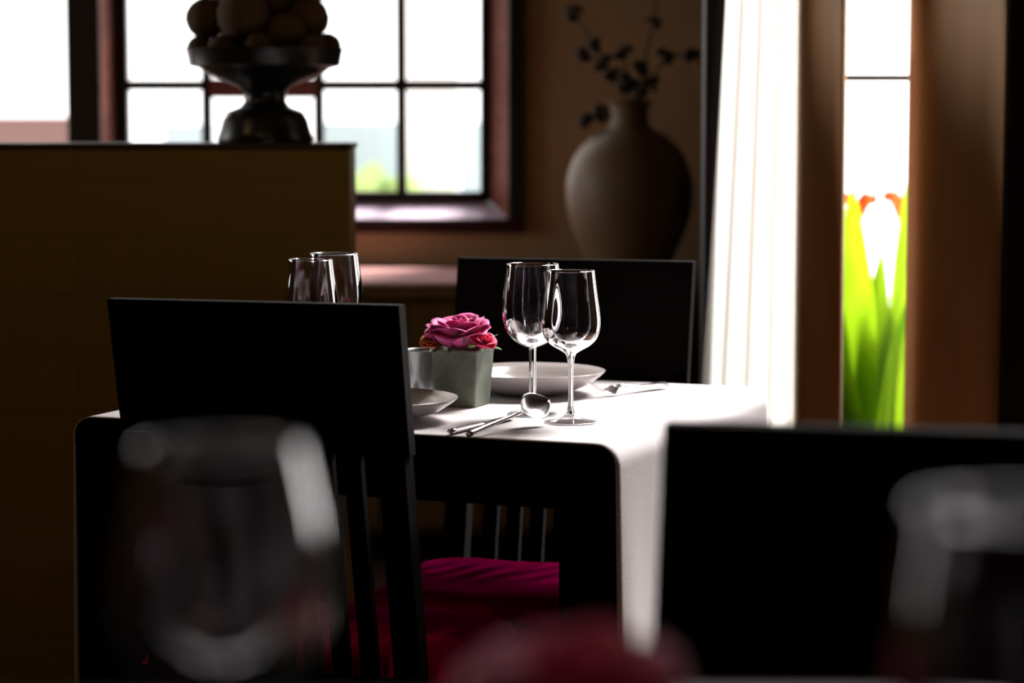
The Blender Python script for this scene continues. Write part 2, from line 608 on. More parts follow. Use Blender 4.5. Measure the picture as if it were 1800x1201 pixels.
# narrow window between the posts
w3 = bpy.data.objects.new('window_3', None)
COL.objects.link(w3)
w3.location = (0.72, 5.1, 0.1)
tag(w3, kind='structure')
xa, xb = P(1485, 0, YR).x, P(1612, 0, YR).x
bm = bmesh.new()
box_into(bm, xa - 0.02, xa + 0.004, YR - 0.01, YR + 0.03, 0.1, 3.6)
box_into(bm, xb - 0.004, xb + 0.02, YR - 0.01, YR + 0.03, 0.1, 3.6)
box_into(bm, xa, xb, YR - 0.01, YR + 0.03, 3.54, 3.6)
wpart('window_frame', bm, M['dark_frame'], w3)
zt = P(1550, 137, YR).z
wpart('glazing_bar', box(xa, xb, YR - 0.004, YR + 0.012, zt - 0.006, zt + 0.006, 0.002), M['dark_frame'], w3)
wpart('pane', box(xa, xb, YR + 0.013, YR + 0.017, 0.11, 3.6), M['pane'], w3)
# pane behind the sheer curtain and the pane beyond the wide post
w4 = bpy.data.objects.new('window_4', None)
COL.objects.link(w4)
w4.location = (0.5, 5.1, 0.1)
tag(w4, kind='structure')
wpart('pane', box(px1, P(1408, 0, YR).x, YR + 0.013, YR + 0.017, 0.11, 3.6), M['pane'], w4)
w5 = bpy.data.objects.new('window_5', None)
COL.objects.link(w5)
w5.location = (1.3, 5.1, 0.1)
tag(w5, kind='structure')
wpart('pane', box(1.08, 2.62, YR + 0.013, YR + 0.017, 0.11, 3.6), M['pane'], w5)

# right wall, out of frame
bm = bmesh.new()
RX = 2.62
box_into(bm, RX, RX + 0.16, -2.2, 5.2, 0, 3.7)
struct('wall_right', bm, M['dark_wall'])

# partition screen behind the dining table
pr = P(614, 252, 5.0)
bm = box(-3.4, pr.x, 5.0, 5.20, 0, pr.z - 0.012, 0.003)
pt = thing('partition_screen', 'waist-high olive brown wooden partition behind the table, below the window', 'partition', (-1.8, 5.1, 0))
wp = link('panel', bm, M['partition'], pt)
wp.matrix_parent_inverse = Matrix.Translation((1.8, -5.1, 0))
M['cap'] = mat('darker cap wood', (0.07, 0.035, 0.01), 0.5, spec=0.3)
wp = link('cap_rail', box(-3.4, pr.x + 0.004, 4.995, 5.205, pr.z - 0.012, pr.z, 0.003), M['cap'], pt)
wp.matrix_parent_inverse = Matrix.Translation((1.8, -5.1, 0))

# ------------------------------------------------------------------ pedestal bowl with balls on the partition
BX, BY, BZ = P(466, 200, 5.1).x, 5.1, pr.z
s_ = 5.1 / FPX
prof = [(0, 0.0), (82, 0.0), (84, 6), (80, 18), (74, 40), (66, 54), (44, 62), (36, 72), (36, 88), (46, 98), (66, 106), (100, 120), (114, 130), (131, 134), (136, 160), (138, 164),
        (133, 163), (128, 140), (105, 132), (60, 118), (0, 112)]
bm = lathe([(r * s_, z * s_) for r, z in prof], 72)
bowl = tag(link('pedestal_bowl', bm, M['stone'], None, True, (BX, BY, BZ)), 'dark footed stone bowl standing on the partition, heaped with brown balls', 'bowl')
md = bowl.modifiers.new('edges', 'EDGE_SPLIT')
md.split_angle = R(50)
ball_bm = bmesh.new()
bmesh.ops.create_uvsphere(ball_bm, u_segments=28, v_segments=18, radius=1.0)
for v in ball_bm.verts:
    n_ = v.co.normalized()
    v.co *= 1 + 0.02 * math.sin(9 * n_.x + 3) * math.sin(8 * n_.y) + 0.015 * math.sin(14 * n_.z)
balls = [  # px offset x, depth offset (m), py, radius px, label
    (430, -0.03, 32, 46, 'large brown ball at the front of the heap, left of its middle'),
    (506, -0.06, 56, 33, 'small pale brown ball at the front right of the heap'),
    (455, -0.09, 79, 24, 'smallest brown ball, low at the front rim of the bowl'),
    (372, -0.02, 40, 36, 'dark brown ball on the left shoulder of the heap'),
    (354, 0.00, 79, 26, 'brown ball at the far left rim of the bowl'),
    (395, -0.07, 84, 26, 'brown ball in the bowl, front left beside the rim'),
    (540, 0.00, 30, 36, 'tan ball on the right shoulder of the heap'),
    (573, 0.00, 78, 24, 'tan ball at the far right rim of the bowl'),
    (545, -0.07, 80, 24, 'brown ball low at the front right rim, between two others'),
    (478, -0.02, 2, 30, 'ball near the top of the heap, cut by the picture edge'),
    (405, 0.03, -18, 36, 'upper left ball of the heap'),
    (528, 0.02, -20, 36, 'upper right ball of the heap'),
    (466, 0.07, 60, 40, 'ball hidden at the back of the bowl'),
    (466, -0.02, -60, 36, 'topmost ball of the heap'),
    (425, 0.09, 64, 36, 'ball at the back left of the bowl, behind the front row'),
    (512, 0.09, 66, 36, 'ball at the back right of the bowl, behind the front row'),
    (500, 0.09, 8, 38, 'ball at the back of the heap between the upper two'),
]
cen = [P(px, py, 5.1 + dy) for px, dy, py, r, lab in balls]
rad = [b[3] * s_ for b in balls]
for it in range(80):                      # let the heap settle so that the balls only touch
    for i in range(len(cen)):
        for j in range(i):
            d = cen[i] - cen[j]
            gap = (rad[i] + rad[j]) * 0.99 - d.length
            if gap > 0:
                d.normalize()
                p_ = Vector((d.x * 0.35, d.y + (0.3 if d.y >= 0 else -0.3), d.z * 0.35)) * gap * 0.5
                cen[i] += p_
                cen[j] -= p_
bme = None
for k, (px, dy, py, r, lab) in enumerate(balls):
    c = cen[k]
    if bme is None:
        o = link('decorative_ball', ball_bm, M['ball'], None, True)
        bme = o
    else:
        o = bme.copy()
        COL.objects.link(o)
    o.location = c
    o.scale = (r * s_,) * 3
    o.rotation_euler = (k * 1.3, k * 0.7, k)
    tag(o, lab, 'decorative ball', 'brown balls heaped in the pedestal bowl')

# ------------------------------------------------------------------ sideboard, pink cloth, urn
sx0, sx1 = P(470, 480, 6.45).x, P(1222, 480, 6.45).x
sb = thing('sideboard', 'long brown sideboard below the back window', 'sideboard', ((sx0 + sx1) / 2, 6.78, 0))
inv = Matrix.Translation(-Vector(sb.location))


def sp(name, bm, m, par=sb):
    o = link(name, bm, m, par)
    if par is sb:
        o.matrix_parent_inverse = inv
    return o


sp('carcass', box(sx0 + 0.02, sx1 - 0.02, 6.47, 7.10, 0.08, 0.72, 0.004), M['sideboard'])
sp('worktop', box(sx0, sx1, 6.43, 7.12, 0.72, 0.757, 0.004), M['sideboard'])
sp('plinth', box(sx0 + 0.05, sx1 - 0.05, 6.5, 7.08, 0, 0.08), M['black_trim'])
nd = 4
for k in range(nd):
    a = sx0 + 0.03 + (sx1 - sx0 - 0.06) * k / nd
    b = sx0 + 0.03 + (sx1 - sx0 - 0.06) * (k + 1) / nd
    d = sp('door', box(a + 0.004, b - 0.004, 6.452, 6.47, 0.10, 0.705, 0.004), M['sideboard'])
    bm = bmesh.new()
    tube(bm, [((a + b) / 2 + 0.09, 6.44, 0.50), ((a + b) / 2 + 0.09, 6.44, 0.60)], 0.006)
    o = link('handle', bm, M['steel'], d)
bm = grid(lambda u, v: Vector((sx0 + 0.02 + (P(830, 0, 6.45).x - sx0) * v, 7.11 - 0.67 * min(u, 0.96) / 0.96, 0.760 - (max(u - 0.96, 0) / 0.04) * 0.012)), 25, 20)
o = link('pink_runner', bm, M['pink_cloth'])
solidify(o, 0.004, 0)
tag(o, 'dusty pink cloth runner lying along the sideboard top under the window', 'runner')

ub = P(1106, 400, 6.72)
UZ = 0.758
prof = [(0, 0), (0.085, 0), (0.095, 0.008), (0.125, 0.06), (0.160, 0.14), (0.175, 0.22), (0.170, 0.29), (0.145, 0.35), (0.100, 0.395), (0.062, 0.415), (0.052, 0.44), (0.056, 0.475), (0.068, 0.49)]
po = spline(prof[2:], 5)
pi_ = [(max(r - 0.008, 0), z) for r, z in reversed(po) if z > 0.02]
full = [(0, 0), (0.085, 0)] + po + pi_ + [(0, 0.03)]
urn = thing('urn', 'big round earthenware urn with dark flowering twigs on the sideboard', 'urn', (ub.x, 6.72, UZ))
link('body', lathe(full, 64), M['urn'], urn, True)
for k, pts in enumerate([
    [(1110, 200), (1075, 130), (1045, 80), (1010, 22)],
    [(1115, 200), (1100, 150), (1060, 110), (1025, 98)],
    [(1120, 200), (1140, 150), (1170, 100), (1215, 95), (1250, 130)],
    [(1105, 200), (1080, 195), (1055, 200), (1035, 210)],
    [(1120, 200), (1125, 165), (1105, 140), (1095, 90)],
    [(1125, 200), (1130, 120), (1150, 40), (1160, -40)],
]):
    bm = bmesh.new()
    wp_ = [P(1110, 235, 6.72) - urn.location + Vector((0, 0, -0.1))]
    for i, (a, b) in enumerate(pts):
        wp_.append(P(a, b, 6.72 + 0.05 * math.sin(k * 2.1 + i)) - urn.location)
    tube(bm, wp_, [0.004] * (len(wp_) - 1) + [0.002], 6)
    st = link('twig', bm, M['twig'], urn, True)
    for i in range(2, len(wp_)):
        fb = bmesh.new()
        for q in range(7):
            c = wp_[i] + Vector((random.uniform(-1, 1), random.uniform(-1, 1), random.uniform(-1, 1))) * 0.016
            bmesh.ops.create_icosphere(fb, subdivisions=2, radius=random.uniform(0.009, 0.017), matrix=Matrix.Translation(c) @ Matrix.Diagonal((1, 0.8, 0.75, 1)))
        link('blossom', fb, M['twig'], st, True)

# ------------------------------------------------------------------ curtain
bm = grid(lambda u, v: (lambda xl, xr, z: Vector((xl + (xr - xl) * u, 5.02 + 0.007 * math.sin(u * 2 * math.pi * 4.5 + 0.8 * v) + 0.003 * math.sin(u * 23 + 2), z)))(
    (P(1284, 0, 5.0).x - 0.052 * max(0, (1.6 - (0.05 + 2.4 * v)) / 1.0) ** 1.1),
    P(1418, 0, 5.0).x + 0.006 * max(0, 1.0 - (0.05 + 2.4 * v)), 0.05 + 2.4 * v), 90, 40)
cur = tag(link('sheer_curtain', bm, M['sheer'], None, True), 'white translucent curtain glowing with daylight right of the table', 'curtain')


# ------------------------------------------------------------------ chairs
LEAN = math.tan(R(12))
HS = 0.430       # seat height
HT = 0.955       # top of back


def lean(bm):
    for v in bm.verts:
        if v.co.z > HS:
            v.co.y -= (v.co.z - HS) * LEAN
        else:
            v.co.y -= (HS - v.co.z) * 0.07
    return bm


def dense_box(x0, x1, y0, y1, z0, z1, bev, cuts=6):
    bm = bmesh.new()
    zs = [z0 + (z1 - z0) * k / cuts for k in range(cuts + 1)]
    if z0 < HS < z1:
        zs.append(HS)
        zs.sort()
    n = []
    for z in zs:
        n.append([bm.verts.new(p) for p in ((x0, y0, z), (x1, y0, z), (x1, y1, z), (x0, y1, z))])
    for a, b in zip(n[:-1], n[1:]):
        for k in range(4):
            bm.faces.new((a[k], a[(k + 1) % 4], b[(k + 1) % 4], b[k]))
    bm.faces.new(n[0][::-1])
    bm.faces.new(n[-1])
    es = [e for e in bm.edges if len(e.link_faces) == 2 and e.calc_face_angle(0) > 1.0]
    if bev:
        bmesh.ops.bevel(bm, geom=es, offset=bev, segments=3, affect='EDGES', profile=0.5)
    return bm


def make_chair(label, group):
    t = thing('dining_chair', label, 'chair', (0, 0, 0), 0, group)
    wd = M['espresso']
    hw = 0.2145
    p = link('backrest', lean(dense_box(-hw, hw, -0.013, 0.013, HT - 0.212, HT, 0.004)), wd, t)
    for s in (-1, 1):
        a, b = sorted((s * (hw - 0.006), s * (hw - 0.046)))
        link('rear_leg', lean(dense_box(a, b, -0.0185, 0.0185, 0.0, HT - 0.19, 0.004, 10)), wd, t)
        a, b = sorted((s * 0.240, s * 0.200))
        link('front_leg', dense_box(a, b, 0.335, 0.375, 0.0, HS - 0.075, 0.003, 3), wd, t)
    for k in range(7):
        x = (k - 3) * 0.0425
        link('slat', lean(dense_box(x - 0.0125, x + 0.0125, -0.008, 0.008, HS - 0.03, HT - 0.20, 0.002, 6)), wd, t)
    link('lower_rail', lean(dense_box(-hw + 0.045, hw - 0.045, -0.012, 0.012, HS - 0.06, HS - 0.02, 0.003, 2)), wd, t)
    link('seat_frame', box(-0.245, 0.245, 0.022, 0.380, HS - 0.08, HS - 0.028, 0.004), wd, t)

    def cush(u, v):
        x = (u - 0.5) * 2
        y = (v - 0.5) * 2
        sx = math.copysign(min(1, abs(x)) ** 0.9, x)
        k = (1 - x ** 8) * (1 - y ** 8)
        z = HS - 0.028 + 0.042 * max(0, k) ** 0.35
        z += 0.0015 * math.sin(9 * x + 4 * y) * max(0, k)
        return Vector((0.240 * sx, 0.202 + 0.176 * y, z))
    cs = link('seat_cushion', grid(cush, 40, 36), M['magenta'], t, True)
    return t


def chair_place(top_px, top_py, th, sgn):
    """chair whose top-centre of the back shows at that pixel; th turns it; sgn=+1 faces away from the camera"""
    Pt = PZ(top_px, top_py, HT)
    off = (HT - HS) * LEAN
    f = Vector((math.sin(th), math.cos(th), 0)) * sgn
    loc = Vector((Pt.x, Pt.y, 0)) + f * off
    rz = -th if sgn > 0 else math.pi - th
    return (loc.x, loc.y, 0), rz


GRP = 'black dining chairs with magenta seats'
chair = make_chair('black slatted dining chair seen from behind, in front of the table', GRP)
l_, r_ = chair_place(446, 530, R(16), 1)
chair.location, chair.rotation_euler = l_, (0, 0, r_)
l_, r_ = chair_place(1012, 456, R(16), -1)
copy_tree(chair, None, l_, r_, 'black dining chair on the far side of the white-clothed table, behind the glasses', GRP)
TH2 = R(13)
Ct = PZ(1170, 741, HT)
ctr = Ct + Vector((math.cos(TH2), -math.sin(TH2), 0)) * 0.2145
f = -Vector((math.sin(TH2), math.cos(TH2), 0))
lc = ctr + f * (HT - HS) * LEAN
copy_tree(chair, None, (lc.x, lc.y, 0), math.pi - TH2, 'black chair back filling the lower right corner of the picture', GRP)


# ------------------------------------------------------------------ tables
def make_table(name, label, W, L, H, loc, rz, leg=0.083):
    t = thing(name, label, 'table', loc, rz)
    wd = M['espresso']
    # top with rounded left and right edges
    r = 0.024
    bm = bmesh.new()
    pro = []
    for k in range(7):
        a = math.pi / 2 * k / 6
        pro.append((W / 2 - r + r * math.sin(a), H - r + r * math.cos(a)))
    pro += [(W / 2, H - 0.04), (-W / 2, H - 0.04)]
    pro += [(-x, z) for x, z in reversed(pro[:7])]
    A = [bm.verts.new((x, -L / 2, z)) for x, z in pro]
    B = [bm.verts.new((x, L / 2, z)) for x, z in pro]
    n = len(A)
    bm.faces.new(A[::-1])
    bm.faces.new(B)
    for k in range(n):
        bm.faces.new((A[k], A[(k + 1) % n], B[(k + 1) % n], B[k]))
    bmesh.ops.recalc_face_normals(bm, faces=bm.faces[:])
    link('tabletop', bm, wd, t)
    for sx in (-1, 1):
        for sy in (-1, 1):
            xa, xb = sorted((sx * W / 2, sx * (W / 2 - leg)))
            ya, yb = sorted((sy * L / 2, sy * (L / 2 - leg)))
            link('leg', box(xa, xb, ya, yb, 0, H - 0.04, 0.002), wd, t)
    bm = box(-W / 2 + leg, W / 2 - leg, -L / 2 + 0.001, -L / 2 + 0.03, H - 0.092, H - 0.04)
    link('apron', bm, wd, t)
    link('apron', box(-W / 2 + leg, W / 2 - leg, L / 2 - 0.03, L / 2 - 0.001, H - 0.092, H - 0.04), wd, t)
    link('apron', box(-W / 2 + 0.001, -W / 2 + 0.03, -L / 2 + leg, L / 2 - leg, H - 0.092, H - 0.04), wd, t)
    link('apron', box(W / 2 - 0.03, W / 2 - 0.001, -L / 2 + leg, L / 2 - leg, H - 0.092, H - 0.04), wd, t)
    return t


TT = 0.75
THT = R(22)
W1, L1 = 0.872, 0.765
u = Vector((math.cos(THT), -math.sin(THT), 0))
v_ = Vector((math.sin(THT), math.cos(THT), 0))
FR = PZ(1080, 787, TT)
tc_ = FR - u * W1 / 2 + v_ * L1 / 2
tloc = (tc_.x, tc_.y, 0)
make_table('dining_table', 'black square-legged dining table under the white cloth', W1, L1, TT, tloc, -THT)


def cloth_fn(W, L, H, drop, r, lift, wob):
    hw = W / 2
    arc = math.pi / 2 * r
    total = 2 * drop + 2 * arc + 2 * (hw + lift - r)

    def path(s):
        """arc length s along the section from left hem to right hem -> x, z, outward"""
        half = total / 2
        sg = 1 if s > half else -1
        d = abs(s - half)
        flat = hw + lift - r
        if d <= flat:
            x, z, nx = d, H + lift, 0
        elif d <= flat + arc:
            a = (d - flat) / r
            x, z, nx = flat + r * math.sin(a), H + lift - r + r * math.cos(a), math.sin(a)
        else:
            q = d - flat - arc
            x, z, nx = hw + lift, H + lift - r - q, 1
        return sg * x, z, sg * nx, max(0, d - flat - arc)

    def fn(u_, v):
        x, z, nx, q = path(u_ * total)
        y = -L / 2 + 0.0005 + (L - 0.001) * v
        x += nx * wob * (0.5 + 0.5 * math.sin(v * 17 + 1.0 * math.sin(v * 9))) * min(1, q / 0.35)
        return Vector((x, y, z))
    return fn, total


fn, tot = cloth_fn(W1, L1, TT, 0.60, 0.030, 0.0025, 0.010)
o = link('tablecloth', grid(fn, 260, 40, uvfn=lambda a, b: (a * tot, b * L1)), M['cloth'], None, True, tloc)
o.rotation_euler = (0, 0, -THT)
solidify(o, 0.0018, 0)
tag(o, 'white ribbed tablecloth draped over the black table, hanging down its right side', 'tablecloth')
CT = TT + 0.0045   # cloth surface

# near table, mostly below the frame
T2 = 0.838
W2, L2 = 1.50, 0.90
u2 = Vector((math.cos(TH2), -math.sin(TH2), 0))
v2 = Vector((math.sin(TH2), math.cos(TH2), 0))
edge = lc - f * ((T2 - HS) * LEAN) + f * 0.022           # point on the far edge, just before the chair back
c2 = Vector((-0.02, 1.55 - L2 / 2, 0))
t2 = make_table('dining_table', 'near dark table below the picture edge, carrying the blurred glasses', W2, L2, T2, (c2.x, c2.y, 0), 0)
bm = grid(lambda a, b: Vector((0.125 + 0.22 * a, -L2 / 2 + 0.001 + (L2 - 0.002) * b, T2 + 0.0015)), 12, 24, uvfn=lambda a, b: (a * 0.3, b * L2))
o = link('table_runner', bm, M['cloth'], None, True, (c2.x, c2.y, 0))
solidify(o, 0.0016, 0)
tag(o, 'pale runner lying across the near table in front of the right chair', 'runner')
CT2 = T2 + 0.0026


# ------------------------------------------------------------------ wine glasses
def make_glass(label, group, kind, loc, name='wine_glass'):
    t = thing(name, label, 'wine glass', loc, 0, group)
    if kind == 'tulip':      # narrower rim, flared stem
        outer = [(0.0358, 0.2290), (0.0385, 0.206), (0.0422, 0.180), (0.0450, 0.156), (0.0442, 0.140), (0.0390, 0.126), (0.0290, 0.1160), (0.0165, 0.1090), (0.0085, 0.1040)]
        stem = [(0.0085, 0.1040), (0.0060, 0.0975), (0.0046, 0.085), (0.0036, 0.060), (0.0038, 0.036), (0.0052, 0.020), (0.0078, 0.0125)]
        foot = [(0.0078, 0.0125), (0.0125, 0.0088), (0.0220, 0.0050), (0.0340, 0.0026), (0.0398, 0.0018)]
        inner_bot, th = 0.1130, 0.0011
    elif kind == 'round':    # wide round bowl
        outer = [(0.0350, 0.2300), (0.0385, 0.214), (0.0425, 0.195), (0.0455, 0.176), (0.0455, 0.160), (0.0415, 0.144), (0.0310, 0.1310), (0.0170, 0.1240), (0.0080, 0.1200)]
        stem = [(0.0080, 0.1200), (0.0058, 0.1140), (0.0046, 0.100), (0.0040, 0.070), (0.0042, 0.036), (0.0054, 0.020), (0.0078, 0.0125)]
        foot = [(0.0078, 0.0125), (0.0125, 0.0088), (0.0220, 0.0050), (0.0340, 0.0026), (0.0398, 0.0018)]
        inner_bot, th = 0.1280, 0.0012
    else:                    # taller, straight stem
        outer = [(0.0400, 0.2330), (0.0432, 0.206), (0.0462, 0.180), (0.0470, 0.160), (0.0450, 0.143), (0.0390, 0.127), (0.0280, 0.1145), (0.0150, 0.1070), (0.0062, 0.1040)]
        stem = [(0.0062, 0.1040), (0.0056, 0.0990), (0.0054, 0.080), (0.0054, 0.050), (0.0055, 0.020), (0.0070, 0.0110)]
        foot = [(0.0070, 0.0110), (0.0120, 0.0075), (0.0220, 0.0046), (0.0340, 0.0026), (0.0392, 0.0018)]
        inner_bot, th = 0.1110, 0.0011
    o_ = spline(outer, 7)
    inn = []
    for r, z in o_:
        if z < inner_bot + 0.003:
            break
        k = max(0.0, min(1.0, (inner_bot + 0.038 - z) / 0.04))
        inn.append((max(r - th - 0.0010 * k, 0.0), z + 0.0022 * k))
    rl = inn[-1]
    inn += [(rl[0] * q, inner_bot + (rl[1] - inner_bot) * q * q) for q in (0.8, 0.6, 0.4, 0.2)] + [(0, inner_bot)]
    rr, zt_ = outer[0]
    rim = [(inn[0][0] + 0.0001, zt_ + 0.0003), (rr - th / 2, zt_ + 0.0006), (rr - 0.0001, zt_ + 0.0003)]
    link('bowl', lathe(list(reversed(inn)) + rim + o_, 96), M['glass'], t, True)
    link('stem', lathe(spline(stem, 6), 48), M['glass'], t, True)
    ft = spline(foot, 5)
    link('foot', lathe(ft + [(ft[-1][0] + 0.0003, 0.0010), (ft[-1][0] - 0.0004, 0.0002), (0.03, 0.0), (0.006, 0.0008), (0, 0.0012)], 96), M['foot_glass'], t, True)
    return t


def caster(t):
    for c in t.children:
        c.cycles.is_caustics_caster = True


def on_table(px, py, z=None):
    q = PZ(px, py, CT if z is None else z)
    return (q.x, q.y, (CT if z is None else z) + 0.0002)


G1 = 'wine glasses'
gr = make_glass('sharply focused smaller wine glass with flared stem, the front right of the pair', G1, 'tulip', on_table(1003, 742))
gl_ = make_glass('taller wine glass with straight stem, left of the sharp one', G1, 'tall', on_table(936, 728))
gr.scale = gl_.scale = (0.985,) * 3
caster(gr)
caster(gl_)
bpy.data.objects['tablecloth'].cycles.is_caustics_receiver = True
copy_tree(gr, None, on_table(548, 704), None, 'left of the two wine glasses showing above the front chair back', G1)
copy_tree(gl_, None, on_table(589, 692), None, 'right of the two wine glasses showing above the front chair back', G1)


def on2(px, Y):
    q = P(px, 800, Y)
    return (q.x, Y, CT2 + 0.0002)


def on2b(px, Y):
    q = P(px, 800, Y)
    return (q.x, Y, T2 + 0.0002)


rg = make_glass( 'huge blurred wine glass filling the lower left of the picture', G1, 'round', on2b(388, 1.04))
copy_tree(gl_, None, on2b(1800, 0.88), None, 'faint blurred wine glass cut by the right picture edge', G1)


# ------------------------------------------------------------------ plates
def make_plate(label, loc, rad, h, group):
    k = rad / 0.125
    po = [(0, 0.0), (0.055 * k, 0.0), (0.058 * k, 0.003), (0.075 * k, 0.006), (0.100 * k, 0.45 * h), (0.118 * k, 0.82 * h), (0.125 * k, h), (0.1255 * k, h + 0.0015),
          (0.1235 * k, h + 0.0022), (0.112 * k, 0.86 * h), (0.098 * k, 0.62 * h), (0.090 * k, 0.40 * h), (0.07 * k, 0.009), (0.04 * k, 0.0065), (0, 0.006)]
    return tag(link('plate', lathe(po, 96), M['porcelain'], None, True, loc), label, 'plate', group)


GP = 'white plates on the clothed table'
make_plate('white deep plate behind the rose pot and glasses', on_table(931, 691), 0.124, 0.036, GP)
p2 = on_table(660, 737)
make_plate('white shallow bowl plate half hidden behind the front chair', (p2[0], p2[1], p2[2]), 0.124, 0.032, GP)


# ------------------------------------------------------------------ rose in a square pot
def pot_mesh(s0, s1, h, th):
    bm = bmesh.new()

    def sq(s, z, n=3):
        r = 0.0025
        pts = []
        for cx_, cy_, a0 in ((1, 1, 0), (-1, 1, 90), (-1, -1, 180), (1, -1, 270)):
            for k in range(n):
                a = R(a0 + 90 * k / (n - 1))
                pts.append((cx_ * (s / 2 - r) + r * math.cos(a), cy_ * (s / 2 - r) + r * math.sin(a), z))
        return [bm.verts.new(p) for p in pts]
    rings = [sq(s0, 0), sq((s0 + s1) / 2, h / 2), sq(s1 - 0.002, h - 0.006), sq(s1 + 0.0005, h - 0.003), sq(s1, h), sq(s1 - 2 * th, h), sq(s1 - 2 * th - 0.002, h - 0.012), sq(s0 - 2 * th, 0.01)]
    for a, b in zip(rings[:-1], rings[1:]):
        n = len(a)
        for k in range(n):
            bm.faces.new((a[k], a[(k + 1) % n], b[(k + 1) % n], b[k]))
    bm.faces.new(rings[0][::-1])
    bm.faces.new(rings[-1])
    return bm


def petal(phi0, r0, r1, z0, z1, wid, curl, nu=10, nv=9):
    def fn(a, b):
        s = (a - 0.5) * 2
        prof = math.sin(min(1.0, 0.25 + b * 0.9) * math.pi / 2) * (1 - 0.45 * b ** 5)
        ang = phi0 + s * wid * prof
        e = 1 - abs(s) ** 2.6 * 0.30 * b
        r = r0 + (r1 - r0) * (b ** 0.7) + curl * max(0, b - 0.72) ** 1.2 * 3.2 + 0.0015 * math.sin(7 * s + phi0 * 5) * b
        z = z0 + (z1 - z0) * b * e - curl * 1.1 * max(0, b - 0.78) ** 1.5 * 3
        return Vector((r * math.cos(ang), r * math.sin(ang), z))
    return grid(fn, nu, nv)


def merge(dst, src, mtx=None):
    if mtx is not None:
        bmesh.ops.transform(src, matrix=mtx, verts=src.verts[:])
    tmp = bpy.data.meshes.new('tmp')
    src.to_mesh(tmp)
    src.free()
    dst.from_mesh(tmp)
    bpy.data.meshes.remove(tmp)


def rose_petal(phi, r_base, r_top, z_top, wid, flare, seed):
    """one cupped petal: rises steeply, then rolls outward at the lip"""
    rnd = random.Random(seed)
    ph1, ph2 = rnd.uniform(0, 6), rnd.uniform(0, 6)

    def fn(a, b):
        s = (a - 0.5) * 2
        q = b
        top = z_top * (1 - 0.22 * abs(s) ** 2.5)
        r = r_base + (r_top - r_base) * math.sin(min(q, 1) * math.pi / 2) ** 0.8
        z = top * q ** 1.15
        lip = max(0, q - 0.78) / 0.22
        r += flare * lip ** 1.6
        z -= flare * 0.35 * lip ** 2.2
        r += 0.0012 * math.sin(3 * s + ph1) * q + 0.0008 * math.sin(7 * s + ph2) * q
        ang = phi + s * wid * (0.45 + 0.55 * math.sin(min(1, q * 1.15) * math.pi / 2)) * (1 - 0.25 * lip ** 2)
        return Vector((r * math.cos(ang), r * math.sin(ang), z))
    return grid(fn, 14, 14)


def rose_bm(scale=1.0, layers=None):
    bm = bmesh.new()
    layers = layers or [(3, 0.001, 0.006, 0.047, 1.5, 0.001), (3, 0.002, 0.012, 0.048, 1.35, 0.003), (4, 0.003, 0.019, 0.049, 1.1, 0.005),
                        (4, 0.004, 0.026, 0.050, 1.05, 0.007), (5, 0.006, 0.033, 0.049, 0.92, 0.009), (5, 0.008, 0.039, 0.045, 0.88, 0.011),
                        (5, 0.010, 0.042, 0.034, 0.80, 0.012)]
    for i, (n, r0, r1, z1, wd, fl) in enumerate(layers):
        for k in range(n):
            ph = 2 * math.pi * k / n + i * 0.62 + random.uniform(-0.15, 0.15)
            merge(bm, rose_petal(ph, r0, r1 * random.uniform(0.94, 1.05), z1 * random.uniform(0.93, 1.04), wd, fl, i * 10 + k))
    bmesh.ops.scale(bm, vec=(scale,) * 3, verts=bm.verts[:])
    return bm


def leaf_bm(L, wd, droop):
    def fn(a, b):
        s = (a - 0.5) * 2
        wv = wd * math.sin(math.pi * min(1, b * 0.97 + 0.03)) ** 0.8
        return Vector((s * wv, L * b, -droop * b * b + 0.25 * wv * abs(s)))
    return grid(fn, 6, 10)


rp_ = on_table(814, 711)
prz = R(-21)
pot_t = thing('potted_rose', 'pink rose in a square grey pot on the white cloth, left of the glasses', 'flower pot', rp_, prz)
PH = 0.089
link('pot', pot_mesh(0.066, 0.078, PH, 0.003), M['pot'], pot_t)
link('soil', box(-0.033, 0.033, -0.033, 0.033, 0.055, PH - 0.014), M['soil'], pot_t)
fh = link('rose_flower', rose_bm(1.0), M['rose'], pot_t, True, (-0.004, -0.004, PH + 0.001))
fh.rotation_euler = (R(6), R(-5), 0.4)
solidify(fh, 0.0007)
bud = rose_bm(0.42)
fb = link('rose_bud', bud, M['rose_hot'], pot_t, True, (0.038, -0.018, PH + 0.006))
fb.rotation_euler = (R(18), R(22), 0.3)
solidify(fb, 0.0005)
bud = rose_bm(0.4)
fb = link('orange_bud', bud, M['orange_petal'], pot_t, True, (-0.046, -0.004, PH + 0.002))
fb.rotation_euler = (R(8), R(-25), 1.0)
solidify(fb, 0.0005)
